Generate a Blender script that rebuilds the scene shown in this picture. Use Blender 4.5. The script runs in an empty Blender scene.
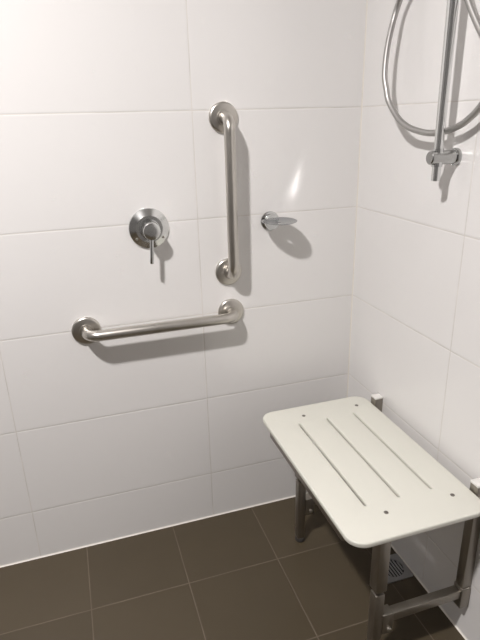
import bpy, bmesh, math, random
from mathutils import Vector, Matrix

sc = bpy.context.scene
COL = sc.collection
PI = math.pi
random.seed(4)

# ------------------------------------------------------------------ nodes
class N:
    """tiny wrapper to write node trees"""
    def __init__(self, name):
        self.m = bpy.data.materials.new(name)
        self.m.use_nodes = True
        self.t = self.m.node_tree
        self.b = self.t.nodes['Principled BSDF']
    def new(self, typ, **kw):
        n = self.t.nodes.new(typ)
        for k, v in kw.items():
            setattr(n, k, v)
        return n
    def link(self, a, b):
        self.t.links.new(a, b)
    def math(self, op, a, b=None, c=None, clamp=False):
        n = self.new('ShaderNodeMath', operation=op, use_clamp=clamp)
        for i, v in enumerate((a, b, c)):
            if v is None:
                continue
            if isinstance(v, (int, float)):
                n.inputs[i].default_value = v
            else:
                self.link(v, n.inputs[i])
        return n.outputs[0]
    def mix(self, fac, a, b):
        n = self.new('ShaderNodeMix', data_type='RGBA')
        for s, v in ((n.inputs[0], fac), (n.inputs[6], a), (n.inputs[7], b)):
            if isinstance(v, tuple):
                s.default_value = (*v, 1)
            elif isinstance(v, (int, float)):
                s.default_value = v
            else:
                self.link(v, s)
        return n.outputs[2]
    def noise(self, vec, scale, detail=3, rough=.5):
        n = self.new('ShaderNodeTexNoise')
        n.inputs['Scale'].default_value = scale
        n.inputs['Detail'].default_value = detail
        n.inputs['Roughness'].default_value = rough
        if vec is not None:
            self.link(vec, n.inputs['Vector'])
        return n.outputs['Fac']
    def ramp(self, v, lo, hi, a=0., b=1.):
        n = self.new('ShaderNodeMapRange', interpolation_type='SMOOTHSTEP')
        self.link(v, n.inputs[0])
        for i, x in zip((1, 2, 3, 4), (lo, hi, a, b)):
            n.inputs[i].default_value = x
        return n.outputs[0]
    def bump(self, h, strength, dist):
        n = self.new('ShaderNodeBump')
        n.inputs['Strength'].default_value = strength
        n.inputs['Distance'].default_value = dist
        self.link(h, n.inputs['Height'])
        self.link(n.outputs[0], self.b.inputs['Normal'])
        return n
    def set(self, **kw):
        for k, v in kw.items():
            s = self.b.inputs[k.replace('_', ' ')]
            if isinstance(v, tuple):
                s.default_value = (*v, 1)
            elif isinstance(v, (int, float)):
                s.default_value = v
            else:
                self.link(v, s)


def tile_material(name, ua, va, uo, vo, us, vs, col, var, grout, gw, rough, wav, mott, spec=.5):
    """rectangular tiles over the plane of axes ua,va: joints at uo + n*us and vo + n*vs"""
    n = N(name)
    geo = n.new('ShaderNodeTexCoord')
    pos = geo.outputs['Object']
    sep = n.new('ShaderNodeSeparateXYZ')
    n.link(pos, sep.inputs[0])
    def cell(ax, off, size):
        x = n.math('DIVIDE', n.math('SUBTRACT', sep.outputs[ax], off), size)
        fl = n.math('FLOOR', x)
        fr = n.math('SUBTRACT', x, fl)
        d = n.math('MULTIPLY', n.math('SUBTRACT', .5, n.math('ABSOLUTE', n.math('SUBTRACT', fr, .5))), size)
        return fl, d
    fu, du = cell(ua, uo, us)
    fv, dv = cell(va, vo, vs)
    d = n.math('MINIMUM', du, dv)
    tile = n.ramp(d, gw * .5, gw * .5 + .0009)          # 0 in the joint, 1 on the tile
    wn = n.new('ShaderNodeTexWhiteNoise', noise_dimensions='2D')
    cmb = n.new('ShaderNodeCombineXYZ')
    n.link(fu, cmb.inputs[0]); n.link(fv, cmb.inputs[1])
    n.link(cmb.outputs[0], wn.inputs['Vector'])
    mt = n.noise(pos, mott[0], 5, .6)
    fac = n.math('ADD', n.math('MULTIPLY', wn.outputs['Value'], .5), n.math('MULTIPLY', mt, .5))
    c = n.mix(fac, tuple(x * (1 - var) for x in col), tuple(min(1, x * (1 + var)) for x in col))
    gn = n.ramp(n.noise(pos, 9, 2), .35, .65)
    g = n.mix(gn, tuple(x * .9 for x in grout), tuple(min(1, x * 1.08) for x in grout))
    n.set(Base_Color=n.mix(tile, g, c))
    r = n.math('ADD', rough, n.math('MULTIPLY', n.math('SUBTRACT', n.noise(pos, 5, 3), .5), mott[1]))
    n.set(Roughness=n.math('ADD', n.math('MULTIPLY', r, tile), n.math('MULTIPLY', n.math('SUBTRACT', 1, tile), .8)))
    n.set(Specular_IOR_Level=spec)
    # cushioned tile edge, recessed joint and a very slight waviness of the glaze
    edge = n.ramp(d, 0, .0045)
    h = n.math('ADD', edge, n.math('MULTIPLY', n.noise(pos, 3.5, 1), wav))
    n.bump(h, .45, .0012)
    return n.m


def simple(name, col, rough, metal=0., spec=.5, grain=None):
    n = N(name)
    n.set(Base_Color=col, Roughness=rough, Metallic=metal, Specular_IOR_Level=spec)
    tc = n.new('ShaderNodeTexCoord').outputs['Object']
    if grain:
        mp = n.new('ShaderNodeMapping')
        mp.inputs['Scale'].default_value = grain[0]
        n.link(tc, mp.inputs[0])
        f = n.noise(mp.outputs[0], grain[1], 3)
        n.set(Roughness=n.ramp(f, .3, .7, rough * (1 - grain[2]), rough * (1 + grain[2])))
        n.set(Base_Color=n.mix(f, tuple(x * (1 - grain[3]) for x in col), tuple(min(1, x * (1 + grain[3])) for x in col)))
    else:
        f = n.noise(tc, 30, 2)
        n.set(Roughness=n.ramp(f, .3, .7, rough * .9, rough * 1.1))
    return n.m


TX, TZ = -.530, .185                         # a wall tile joint, and the top of the cut row at the floor
WALL = (.79, .780, .772)
GRT = (.66, .635, .60)
M = {}
M['tile_back'] = tile_material('white_glazed_wall_tile_long', 0, 2, TX, TZ, .6, .3, WALL, .012, GRT, .0013, .16, .5, (2., .06))
M['tile_side'] = tile_material('white_glazed_wall_tile_side', 1, 2, -.511, TZ, .6, .3, WALL, .012, GRT, .0013, .16, .5, (2., .06))
M['floor'] = tile_material('brown_porcelain_floor_tile', 0, 1, -.3845, -.271, .298, .3, (.072, .056, .035), .13,
                           (.135, .108, .080), .0022, .42, .4, (7., .25), .32)
M['ceiling'] = simple('white_ceiling_paint', (.62, .61, .60), .8)
M['paint'] = simple('grey_wall_paint', (.26, .255, .25), .7)
M['silicone'] = simple('white_silicone', (.80, .77, .72), .45)
M['steel'] = simple('brushed_stainless_steel', (.60, .575, .535), .32, 1., .5, ((1, 1, 1), 14, .1, .015))
M['tube'] = simple('dull_square_steel_tube', (.34, .315, .28), .40, 1., .5, ((60, 60, 2), 6, .2, .08))
M['chrome'] = simple('polished_chrome', (.62, .63, .63), .09, 1.)
M['satin'] = simple('worn_chrome', (.74, .75, .745), .19, 1.)
M['grey_chrome'] = simple('grey_chrome', (.46, .465, .46), .2, 1.)
M['dish'] = simple('polished_chrome_dish', (.40, .41, .42), .17, 1.)
M['plastic'] = simple('cream_white_plastic', (.655, .652, .59), .30, 0., .5, ((1, 1, 1), 9, .05, .003))
M['cap'] = simple('pale_plastic_cap', (.74, .73, .70), .35)
M['rubber'] = simple('dark_grey_rubber', (.055, .05, .045), .6)
M['screw'] = simple('dark_screw_head', (.26, .24, .22), .4, 1.)
M['drain'] = simple('grey_drain_metal', (.34, .34, .35), .4, .7)
M['dark'] = simple('drain_shadow_black', (.012, .012, .012), .7)  # near-black colour standing in for the shade down inside the drain
# ribbed metal hose
h = N('ribbed_metal_hose')
h.set(Base_Color=(.46, .45, .44), Metallic=1., Roughness=.44)
uv = h.new('ShaderNodeUVMap'); sp = h.new('ShaderNodeSeparateXYZ'); h.link(uv.outputs[0], sp.inputs[0])
h.bump(h.math('SINE', h.math('MULTIPLY', sp.outputs[1], 2 * PI / .0042)), .06, .0006)
M['hose'] = h.m
# lamp lens
e = N('lit_lamp_lens')
e.set(Base_Color=(.9, .88, .85), Emission_Color=(1, .93, .84), Emission_Strength=6.)
M['lens'] = e.m

# ------------------------------------------------------------------ mesh helpers
def obj(name, bm, mat, parent=None, smooth=35):
    me = bpy.data.meshes.new(name)
    if parent is not None:
        bmesh.ops.translate(bm, verts=bm.verts, vec=-shift(parent))
    bmesh.ops.recalc_face_normals(bm, faces=bm.faces)
    bm.to_mesh(me); bm.free()
    me.materials.append(mat)
    for p in me.polygons:
        p.use_smooth = True
    me.set_sharp_from_angle(angle=math.radians(smooth))
    o = bpy.data.objects.new(name, me)
    COL.objects.link(o)
    if parent is not None:
        o.parent = parent
    return o

def shift(o):
    v = Vector(o.location)
    while o.parent:
        o = o.parent
        v = v + Vector(o.location)
    return v

def thing(name, label, cat, loc, group=None):
    o = bpy.data.objects.new(name, None)
    COL.objects.link(o)
    o.empty_display_size = .05
    o.location = loc
    o['label'] = label; o['category'] = cat
    if group:
        o['group'] = group
    return o

def box(bm, lo, hi, bev=0., seg=2):
    r = bmesh.ops.create_cube(bm, size=1.)
    vs = r['verts']
    lo, hi = Vector(lo), Vector(hi)
    for v in vs:
        v.co = Vector(((lo[i] + hi[i]) / 2 + v.co[i] * (hi[i] - lo[i])) for i in range(3))
    if bev > 0:
        es = list({ed for v in vs for ed in v.link_edges})
        bmesh.ops.bevel(bm, geom=es, offset=bev, segments=seg, profile=.5, affect='EDGES')
    return bm

def boxm(lo, hi, bev=0., seg=2):
    return box(bmesh.new(), lo, hi, bev, seg)

def frame_of(axis):
    a = Vector(axis).normalized()
    u = a.orthogonal().normalized()
    return a, u, a.cross(u)

def lathe(bm, origin, axis, prof, n=48, caps=(True, True)):
    """prof: list of (distance along axis, radius)"""
    a, u, w = frame_of(axis)
    o = Vector(origin)
    rings = []
    for d, r in prof:
        if r < 1e-6:
            rings.append([bm.verts.new(o + a * d)])
        else:
            rings.append([bm.verts.new(o + a * d + (u * math.cos(2 * PI * k / n) + w * math.sin(2 * PI * k / n)) * r) for k in range(n)])
    for A, B in zip(rings, rings[1:]):
        for k in range(n):
            k2 = (k + 1) % n
            if len(A) == 1 and len(B) == 1:
                continue
            if len(A) == 1:
                bm.faces.new((A[0], B[k], B[k2]))
            elif len(B) == 1:
                bm.faces.new((A[k], A[k2], B[0]))
            else:
                bm.faces.new((A[k], A[k2], B[k2], B[k]))
    if caps[0] and len(rings[0]) > 1:
        bm.faces.new(rings[0])
    if caps[1] and len(rings[-1]) > 1:
        bm.faces.new(rings[-1])
    return bm

def sweep(bm, pts, r, n=20, capped=True):
    """round tube along a polyline, with a length coordinate in its uv"""
    pts = [Vector(p) for p in pts]
    uvl = bm.loops.layers.uv.verify()
    tan = []
    for i in range(len(pts)):
        a = pts[max(i - 1, 0)]; b = pts[min(i + 1, len(pts) - 1)]
        tan.append((b - a).normalized())
    u = tan[0].orthogonal().normalized()
    rings, L, s = [], [], 0.
    for i, p in enumerate(pts):
        if i:
            s += (p - pts[i - 1]).length
        L.append(s)
        u = (u - tan[i] * u.dot(tan[i])).normalized()
        w = tan[i].cross(u)
        rr = r(i / (len(pts) - 1)) if callable(r) else r
        rings.append([bm.verts.new(p + (u * math.cos(2 * PI * k / n) + w * math.sin(2 * PI * k / n)) * rr) for k in range(n)])
    for i in range(len(pts) - 1):
        for k in range(n):
            k2 = (k + 1) % n
            f = bm.faces.new((rings[i][k], rings[i][k2], rings[i + 1][k2], rings[i + 1][k]))
            for lp, (uu, vv) in zip(f.loops, ((k / n, L[i]), ((k + 1) / n, L[i]), ((k + 1) / n, L[i + 1]), (k / n, L[i + 1]))):
                lp[uvl].uv = (uu, vv)
    if capped:
        bm.faces.new(rings[0]); bm.faces.new(rings[-1])
    return bm

def catmull(P, k=14):
    P = [Vector(p) for p in P]
    Q = [P[0] * 2 - P[1]] + P + [P[-1] * 2 - P[-2]]
    out = []
    for i in range(1, len(Q) - 2):
        a, b, c, d = Q[i - 1:i + 3]
        for j in range(k):
            t = j / k
            out.append(.5 * ((2 * b) + (c - a) * t + (2 * a - 5 * b + 4 * c - d) * t * t + (3 * b - a - 3 * c + d) * t ** 3))
    out.append(P[-1])
    return out

def arc_path(P, rad, seg=12):
    """polyline with its inner corners rounded"""
    P = [Vector(p) for p in P]
    out = [P[0]]
    for a, b, c in zip(P, P[1:], P[2:]):
        d1, d2 = (a - b).normalized(), (c - b).normalized()
        s, q = b + d1 * rad, b + d2 * rad
        ctr = b + (d1 + d2) * rad                        # right-angle corner
        for k in range(seg + 1):
            t = PI / 2 * k / seg
            out.append(ctr + (s - ctr) * math.cos(t) + (q - ctr) * math.sin(t))
    out.append(P[-1])
    return out

def flat_plate(outline, holes, z0, thick, bev):
    """plate with through slots, its rims rounded; made with a filled 2D curve"""
    cu = bpy.data.curves.new('plate', 'CURVE')
    cu.dimensions = '2D'; cu.fill_mode = 'BOTH'
    cu.extrude = thick / 2 - bev; cu.bevel_depth = bev; cu.bevel_resolution = 3
    cu.offset = -bev
    for ring in [outline] + holes:
        s = cu.splines.new('POLY')
        s.points.add(len(ring) - 1)
        for p, (x, y) in zip(s.points, ring):
            p.co = (x, y, 0, 1)
        s.use_cyclic_u = True
    o = bpy.data.objects.new('plate', cu)
    COL.objects.link(o)
    bpy.context.view_layer.update()
    me = bpy.data.meshes.new_from_object(o.evaluated_get(bpy.context.evaluated_depsgraph_get()))
    bm = bmesh.new(); bm.from_mesh(me)
    bpy.data.objects.remove(o); bpy.data.curves.remove(cu); bpy.data.meshes.remove(me)
    bmesh.ops.remove_doubles(bm, verts=bm.verts, dist=1e-5)
    bmesh.ops.translate(bm, verts=bm.verts, vec=(0, 0, z0 + thick / 2))
    return bm

def round_rect(x0, y0, x1, y1, r, k=10):
    out = []
    for cx, cy, a0 in ((x1 - r, y1 - r, 0), (x0 + r, y1 - r, PI / 2), (x0 + r, y0 + r, PI), (x1 - r, y0 + r, 1.5 * PI)):
        for j in range(k + 1):
            a = a0 + PI / 2 * j / k
            out.append((cx + r * math.cos(a), cy + r * math.sin(a)))
    return out

# ------------------------------------------------------------------ the room
X0, Y0, ZC = -3.1, -3.3, 2.52
def struct(name, bm, m):
    o = obj(name, bm, m)
    o['kind'] = 'structure'
    return o
T = .12
struct('wall_back', boxm((X0 - T, 0, -T), (T, T, ZC + T)), M['tile_back'])
struct('wall_right', boxm((0, Y0 - T, -T), (T, 0, ZC + T)), M['tile_side'])
struct('wall_left', boxm((X0 - T, Y0 - T, -T), (X0, 0, ZC + T)), M['paint'])
struct('wall_front', boxm((X0, Y0 - T, -T), (0, Y0, ZC + T)), M['paint'])
struct('floor', boxm((X0, Y0, -T), (0, 0, 0)), M['floor'])
struct('ceiling', boxm((X0, Y0, ZC), (0, 0, ZC + T)), M['ceiling'])

def bead(a, b, n1, n2, r):
    """a concave silicone fillet in the corner of two surfaces"""
    bm = bmesh.new()
    a, b, n1, n2 = Vector(a), Vector(b), Vector(n1), Vector(n2)
    sec = [Vector((0, 0, 0)), n1 * r]
    for k in range(1, 5):
        t = PI / 2 * k / 5
        sec.append(n1 * r * (1 - math.sin(t)) + n2 * r * (1 - math.cos(t)))
    sec.append(n2 * r)
    A = [bm.verts.new(a + s) for s in sec]; B = [bm.verts.new(b + s) for s in sec]
    for k in range(len(sec)):
        k2 = (k + 1) % len(sec)
        bm.faces.new((A[k], A[k2], B[k2], B[k]))
    bm.faces.new(A); bm.faces.new(B)
    return bm
struct('trim_1', bead((X0, 0, 0), (0, 0, 0), (0, 0, 1), (0, -1, 0), .0045), M['silicone'])
struct('trim_2', bead((0, 0, 0), (0, Y0, 0), (0, 0, 1), (-1, 0, 0), .0045), M['silicone'])
struct('trim_3', bead((0, 0, 0), (0, 0, ZC), (-1, 0, 0), (0, -1, 0), .0035), M['silicone'])

# ------------------------------------------------------------------ grab rails
def rail_parts(root):
    L, eo = .449, .060
    path = arc_path([(0, -.004, L / 2), (0, -eo, L / 2), (0, -eo, -L / 2), (0, -.004, -L / 2)], .036, 14)
    b = bmesh.new(); sweep(b, path, .0160, 28)
    obj('bar', b, M['steel'], root, 60)
    for s in (1, -1):
        f = bmesh.new()
        lathe(f, (0, 0, s * L / 2), (0, -1, 0), [(.0, .0425), (.0045, .0425), (.0075, .0405), (.0090, .036), (.0098, .024), (.0100, .0215), (.0118, .0205), (.0122, .0165)], 56)
        fo = obj('flange', f, M['steel'], root, 40)
        c = bmesh.new()                                  # set screw on the collar
        lathe(c, (.012, -.0100, s * L / 2 - .028 * s), (0, -1, 0), [(0, .0028), (.0014, .0026), (.0018, .0012), (.0018, 0)], 12)
        obj('screw', c, M['chrome'], fo)
GR = 'stainless grab rails on the back wall'
vr = thing('grab_rail', 'upright stainless steel grab rail on the back wall, right of the shower mixer', 'grab rail', (0, 0, 0), GR)
rail_parts(vr)
hr = vr.copy(); COL.objects.link(hr)
hr['label'] = 'horizontal stainless steel grab rail on the back wall, below the shower mixer'
for ch in vr.children:
    c = ch.copy(); COL.objects.link(c); c.parent = hr
    for g in ch.children:
        d = g.copy(); COL.objects.link(d); d.parent = c
vr.location = (-.4410, 0, 1.1400)
hr.location = (-.6620, 0, .783)
hr.rotation_euler = (0, PI / 2, 0)

# ------------------------------------------------------------------ mixer
mx, mz = -.676, 1.070
t = thing('shower_mixer', 'round chrome shower mixer tap with a thin down-pointing lever on the back wall', 'shower mixer', (mx, 0, mz))
b = bmesh.new()
lathe(b, (mx, .0005, mz), (0, -1, 0), [(0, .0585), (.003, .0585), (.0055, .0572), (.013, .0400), (.0138, .0385), (.0140, .0300)], 64)
pl = obj('wall_plate', b, M['satin'], t, 25)
for ang in (215, 325):
    b = bmesh.new()
    a = math.radians(ang)
    lathe(b, (mx + .047 * math.cos(a), -.0085, mz + .047 * math.sin(a)), (0, -1, 0), [(0, .0040), (.0030, .0038), (.0036, .0022), (.0036, 0)], 14)
    obj('screw', b, M['steel'], pl)
b = bmesh.new()
lathe(b, (mx, 0, mz), (0, -1, 0), [(.013, .029), (.022, .0285), (.0225, .0265), (.024, .0262)], 48)
obj('collar', b, M['chrome'], t, 30)
b = bmesh.new()
lathe(b, (mx, 0, mz + .001), (0, -1, 0), [(.023, .0245), (.058, .0245), (.0605, .0235), (.0615, .021), (.062, .012), (.062, 0)], 48)
kn = obj('knob', b, M['satin'], t, 30)
b = bmesh.new()
sweep(b, [(mx - .001, -.048, mz - .015), (mx - .002, -.049, mz - .030), (mx - .004, -.050, mz - .060), (mx - .007, -.0515, mz - .090), (mx - .0073, -.0518, mz - .0925)],
      lambda s: .0058 if s < .99 else .0048, 16)
obj('lever', b, M['chrome'], t, 50)

# ------------------------------------------------------------------ soap dish
dx, dz = -.290, 1.066
t = thing('soap_dish', 'small oval chrome soap dish on the back wall near the corner', 'soap dish', (dx, 0, dz))
b = bmesh.new()
lathe(b, (dx - .012, 0, dz - .004), (0, -1, 0), [(0, .0300), (.004, .0300), (.006, .0285), (.007, .0235), (.026, .0230), (.0285, .0215), (.029, .012), (.029, 0)], 44)
obj('mount', b, M['chrome'], t, 30)
b = bmesh.new()                                          # shallow oval tray with a drain hole in its middle
rx, ry, cy = .055, .0455, -.0575
nn = 64
def ring(f, z):
    return [b.verts.new((dx - .003 + rx * f * math.cos(2 * PI * k / nn), cy + ry * f * math.sin(2 * PI * k / nn), dz + .004 + z * .55 + ry * f * math.sin(2 * PI * k / nn) * .085)) for k in range(nn)]
prof = [(.10, -.0086), (.25, -.0082), (.45, -.0070), (.65, -.0048), (.82, -.0020), (.94, .0006), (.985, .0016), (1.0, .0012), (.995, .0002), (.94, -.0022), (.82, -.0046), (.65, -.0073), (.45, -.0094), (.25, -.0106), (.10, -.0110)]
R_ = [ring(f, z) for f, z in prof]
R_.append(R_[0])
for A, B in zip(R_, R_[1:]):
    for k in range(nn):
        b.faces.new((A[k], A[(k + 1) % nn], B[(k + 1) % nn], B[k]))
obj('dish', b, M['dish'], t, 50)

# ------------------------------------------------------------------ shower rail and hose
rx_, ry_ = -.0525, -.4510
t = thing('shower_rail', 'vertical chrome shower slide rail bracketed to the right wall', 'shower rail', (0, ry_, 1.265))
b = bmesh.new()
lathe(b, (rx_, ry_, 0), (0, 0, 1), [(1.2095, .0085), (1.2105, .0102), (1.60, .0122), (1.95, .0122), (1.951, .0105)], 32)
obj('pole', b, M['satin'], t, 40)
for z in (1.263, 1.90):
    b = bmesh.new()
    lathe(b, (0, ry_, z), (-1, 0, 0), [(0, .0200), (.007, .0200), (.010, .0185), (.0105, .0160), (.070, .0160), (.0735, .0150), (.0755, .0125), (.076, .006), (.076, 0)], 40)
    br = obj('bracket', b, M['grey_chrome'], t, 30)
    b = bmesh.new()
    lathe(b, (rx_, ry_, z - .0205), (0, 0, 1), [(0, .0125), (.041, .0125)], 28)
    obj('collar', b, M['chrome'], br, 40)
b = bmesh.new()
box(b, (rx_ - .024, ry_ - .020, 1.772), (rx_ + .018, ry_ + .020, 1.818), .008, 3)
sl = obj('slider', b, M['chrome'], t, 40)
b = bmesh.new()
lathe(b, (rx_ - .024, ry_, 1.795), (-1, 0, .25), [(-.004, .014), (.030, .019), (.034, .018)], 28)
obj('cradle', b, M['chrome'], sl, 40)

hx = -.035
P = [(-.135, -.425, 1.752), (-.122, -.402, 1.742), (-.084, -.350, 1.728), (-.047, -.280, 1.688), (-.036, -.2190, 1.624), (-.044, -.2070, 1.573), (-.052, -.2033, 1.518), (-.058, -.209, 1.459),
     (-.058, -.222, 1.422), (-.057, -.2365, 1.391), (-.054, -.278, 1.352), (-.050, -.315, 1.332), (-.045, -.348, 1.3222), (-.038, -.394, 1.3160), (-.031, -.445, 1.3212),
     (-.031, -.500, 1.338), (-.032, -.548, 1.370), (hx, -.578, 1.41), (hx, -.578, 1.448), (hx, -.558, 1.489), (hx, -.523, 1.521), (hx, -.4765, 1.5815), (-.032, -.440, 1.64), (-.034, -.418, 1.690), (-.040, -.410, 1.722)]
t = thing('shower_hose', 'looped ribbed metal shower hose hanging behind the slide rail', 'shower hose', (0, -.39, 1.32))
b = bmesh.new(); sweep(b, catmull(P, 14), .0075, 18)
obj('hose', b, M['hose'], t, 60)
b = bmesh.new()
lathe(b, (0, -.410, 1.74), (-1, 0, 0), [(0, .028), (.006, .028), (.009, .025), (.0095, .014), (.046, .014), (.050, .012), (.050, 0)], 36)
lathe(b, (-.040, -.410, 1.74), (0, 0, -1), [(.0, .011), (.026, .011)], 28)
obj('wall_outlet', b, M['chrome'], t, 35)
b = bmesh.new()
sweep(b, [(-.137, -.4275, 1.750), (-.129, -.440, 1.775), (-.113, -.455, 1.80), (-.128, -.468, 1.86), (-.152, -.476, 1.93), (-.165, -.480, 1.965)], lambda s: .0105 + .003 * s, 20)
lathe(b, (-.150, -.477, 1.985), (-.85, -.1, -.5), [(0, .020), (.012, .046), (.020, .050), (.028, .049), (.030, .044), (.030, 0)], 40)
obj('hand_piece', b, M['chrome'], t, 40)

# ------------------------------------------------------------------ fold-down shower seat
ST = .485
t = thing('folding_shower_bench', 'cream white slotted fold-down shower seat on a square steel frame against the right wall', 'shower seat', (-.2, -.455, 0))
slots = []
for x in (-.305, -.2125, -.120):
    slots.append(round_rect(x - .0033, -.644, x + .0033, -.250, .0032, 4))
bm = flat_plate(round_rect(-.4005, -.756, -.0335, -.154, .043, 12), slots, ST - .014, .014, .004)
board = obj('seat_board', bm, M['plastic'], t, 40)
for x in (-.2735, -.088):
    for y in (-.214, -.682):
        b = bmesh.new()
        lathe(b, (x, y, ST - .0012), (0, 0, 1), [(0, .0058), (.0018, .0056), (.0024, .0045), (.0018, .0028), (.0018, 0)], 18)
        obj('screw', b, M['screw'], board)
b = boxm((-.3925, -.690, .4425), (-.3665, -.2285, .4705), .002)
obj('front_rail', b, M['tube'], t)
for y in (-.215, -.685):
    h2 = .014
    b = boxm((-.029, y - h2, .108), (-.0005, y + h2, .502), .0025)
    po = obj('wall_post', b, M['tube'], t)
    b = boxm((-.0295, y - h2 - .0005, .5005), (-.0005, y + h2 + .0005, .5065), .0015)
    o = obj('end_cap', b, M['cap'], po); o['label'] = 'pale plastic cap on post'
    b = boxm((-.031, y - h2 - .003, .112), (-.002, y + h2 + .003, .178), .003)
    obj('hinge_bracket', b, M['tube'], po)
    b = boxm((-.3670, y - h2, .4430), (-.0285, y + h2, .4705), .002)
    obj('arm', b, M['tube'], t)
    b = boxm((-.296, y - .016, .256), (-.264, y + .016, .4435), .003)
    sl = obj('leg_sleeve', b, M['tube'], t)
    b = bmesh.new()
    lathe(b, (-.264, y, .425), (1, 0, 0), [(0, .007), (.004, .007), (.0055, .005), (.0055, 0)], 14)
    obj('bolt', b, M['steel'], sl)
    b = boxm((-.2935, y - .0135, .014), (-.2665, y + .0135, .245), .003)
    lg = obj('leg', b, M['tube'], t)
    b = bmesh.new()
    lathe(b, (-.280, y, 0), (0, 0, 1), [(0, .0150), (.003, .0165), (.010, .0165), (.0155, .0150), (.016, .012)], 28)
    fo = obj('foot', b, M['rubber'], lg); fo['label'] = 'dark round rubber foot'
    b = boxm((-.262, y - .0125, .143), (-.030, y + .0125, .169), .0025)
    brc = obj('brace', b, M['tube'], t)
    b = boxm((-.267, y - .0155, .108), (-.236, y + .0155, .174), .003)
    hb = obj('hinge_bracket', b, M['tube'], brc)
    for yy, ax in ((y - .0153, -1), (y + .0153, 1)):
        b = bmesh.new()
        lathe(b, (-.249, yy, .124), (0, ax, 0), [(0, .0062), (.0035, .0060), (.005, .004), (.005, 0)], 14)
        obj('bolt', b, M['steel'], brc)

# ------------------------------------------------------------------ floor drain
cx, cy = -.0545, -.4300
t = thing('floor_drain', 'square grey metal floor drain with a round slotted grate under the shower seat', 'floor drain', (cx, cy, 0))
b = bmesh.new()
half, rr, nn = .049, .0365, 64
top, bot, inn = [], [], []
sq, rd = [], []
for k in range(nn):
    a = 2 * PI * (k + .5) / nn
    c, s = math.cos(a), math.sin(a)
    q = half / max(abs(c), abs(s))
    sq.append((cx + c * q, cy + s * q)); rd.append((cx + c * rr, cy + s * rr))
V0 = [b.verts.new((x, y, .0000)) for x, y in sq]
V1 = [b.verts.new((x, y, .0032)) for x, y in sq]
V2 = [b.verts.new((x, y, .0040)) for x, y in rd]
V3 = [b.verts.new((x, y, .0003)) for x, y in rd]
for A, B in ((V0, V1), (V1, V2), (V2, V3), (V3, V0)):
    for k in range(nn):
        b.faces.new((A[k], A[(k + 1) % nn], B[(k + 1) % nn], B[k]))
obj('frame', b, M['drain'], t, 30)
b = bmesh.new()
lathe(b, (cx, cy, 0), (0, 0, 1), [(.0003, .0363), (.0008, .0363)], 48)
o = obj('sump_shade', b, M['dark'], t); o['label'] = 'flat black disc painted as the shade under the grate'
b = bmesh.new()
for i in range(-3, 4):                                   # seven bars across the round opening
    x = i * .0098
    hl = math.sqrt(max(rr * rr - (abs(x) + .0022) ** 2, 1e-6))
    box(b, (cx + x - .0024, cy - hl, .0008), (cx + x + .0024, cy + hl, .0040), .0006, 1)
obj('grate', b, M['drain'], t, 30)

# ------------------------------------------------------------------ lamp
lx, ly = -1.44, -1.18
t = thing('ceiling_light', 'round white recessed downlight in the ceiling', 'ceiling light', (lx, ly, ZC))
b = bmesh.new()
lathe(b, (lx, ly, ZC), (0, 0, -1), [(0, .085), (.004, .085), (.009, .078), (.009, .068), (.002, .064), (0, .064)], 48, (False, False))
obj('trim_ring', b, M['cap'], t, 40)
b = bmesh.new()
lathe(b, (lx, ly, ZC), (0, 0, -1), [(.0005, .0638), (.0020, .0630)], 40)
obj('lens', b, M['lens'], t, 40)
L = bpy.data.lights.new('downlight', 'AREA')
L.shape = 'DISK'; L.size = .12; L.energy = 59.5; L.color = (1., .955, .936)
lo = bpy.data.objects.new('downlight', L)
COL.objects.link(lo)
lo.location = (0, 0, -.012)
lo.parent = t

w = bpy.data.worlds.new('world'); sc.world = w
w.use_nodes = True
w.node_tree.nodes['Background'].inputs[0].default_value = (.5, .5, .5, 1)
w.node_tree.nodes['Background'].inputs[1].default_value = .0

# ------------------------------------------------------------------ camera
cam = bpy.data.cameras.new('camera')
co = bpy.data.objects.new('camera', cam)
COL.objects.link(co)
cam.sensor_fit = 'HORIZONTAL'; cam.sensor_width = 36
cam.lens = 536.154 / 480 * 36
cam.clip_start = .02
Rw = Matrix(((.95136302, -.3070269, -.0253554), (.13006138, .32567311, .93649403), (-.27927128, -.89424354, .34976569)))
co.matrix_world = Matrix.Translation((-.89311, -1.55593, 1.35777)) @ Rw.transposed().to_4x4()
sc.camera = co

sc.cycles.caustics_reflective = True
sc.cycles.blur_glossy = .05
sc.cycles.max_bounces = 16
sc.cycles.diffuse_bounces = 10
sc.cycles.glossy_bounces = 8
sc.cycles.sample_clamp_indirect = 0
vs = sc.view_settings
vs.view_transform = 'Standard'; vs.look = 'None'; vs.gamma = 1; vs.use_curve_mapping = False
vs.exposure = 0.
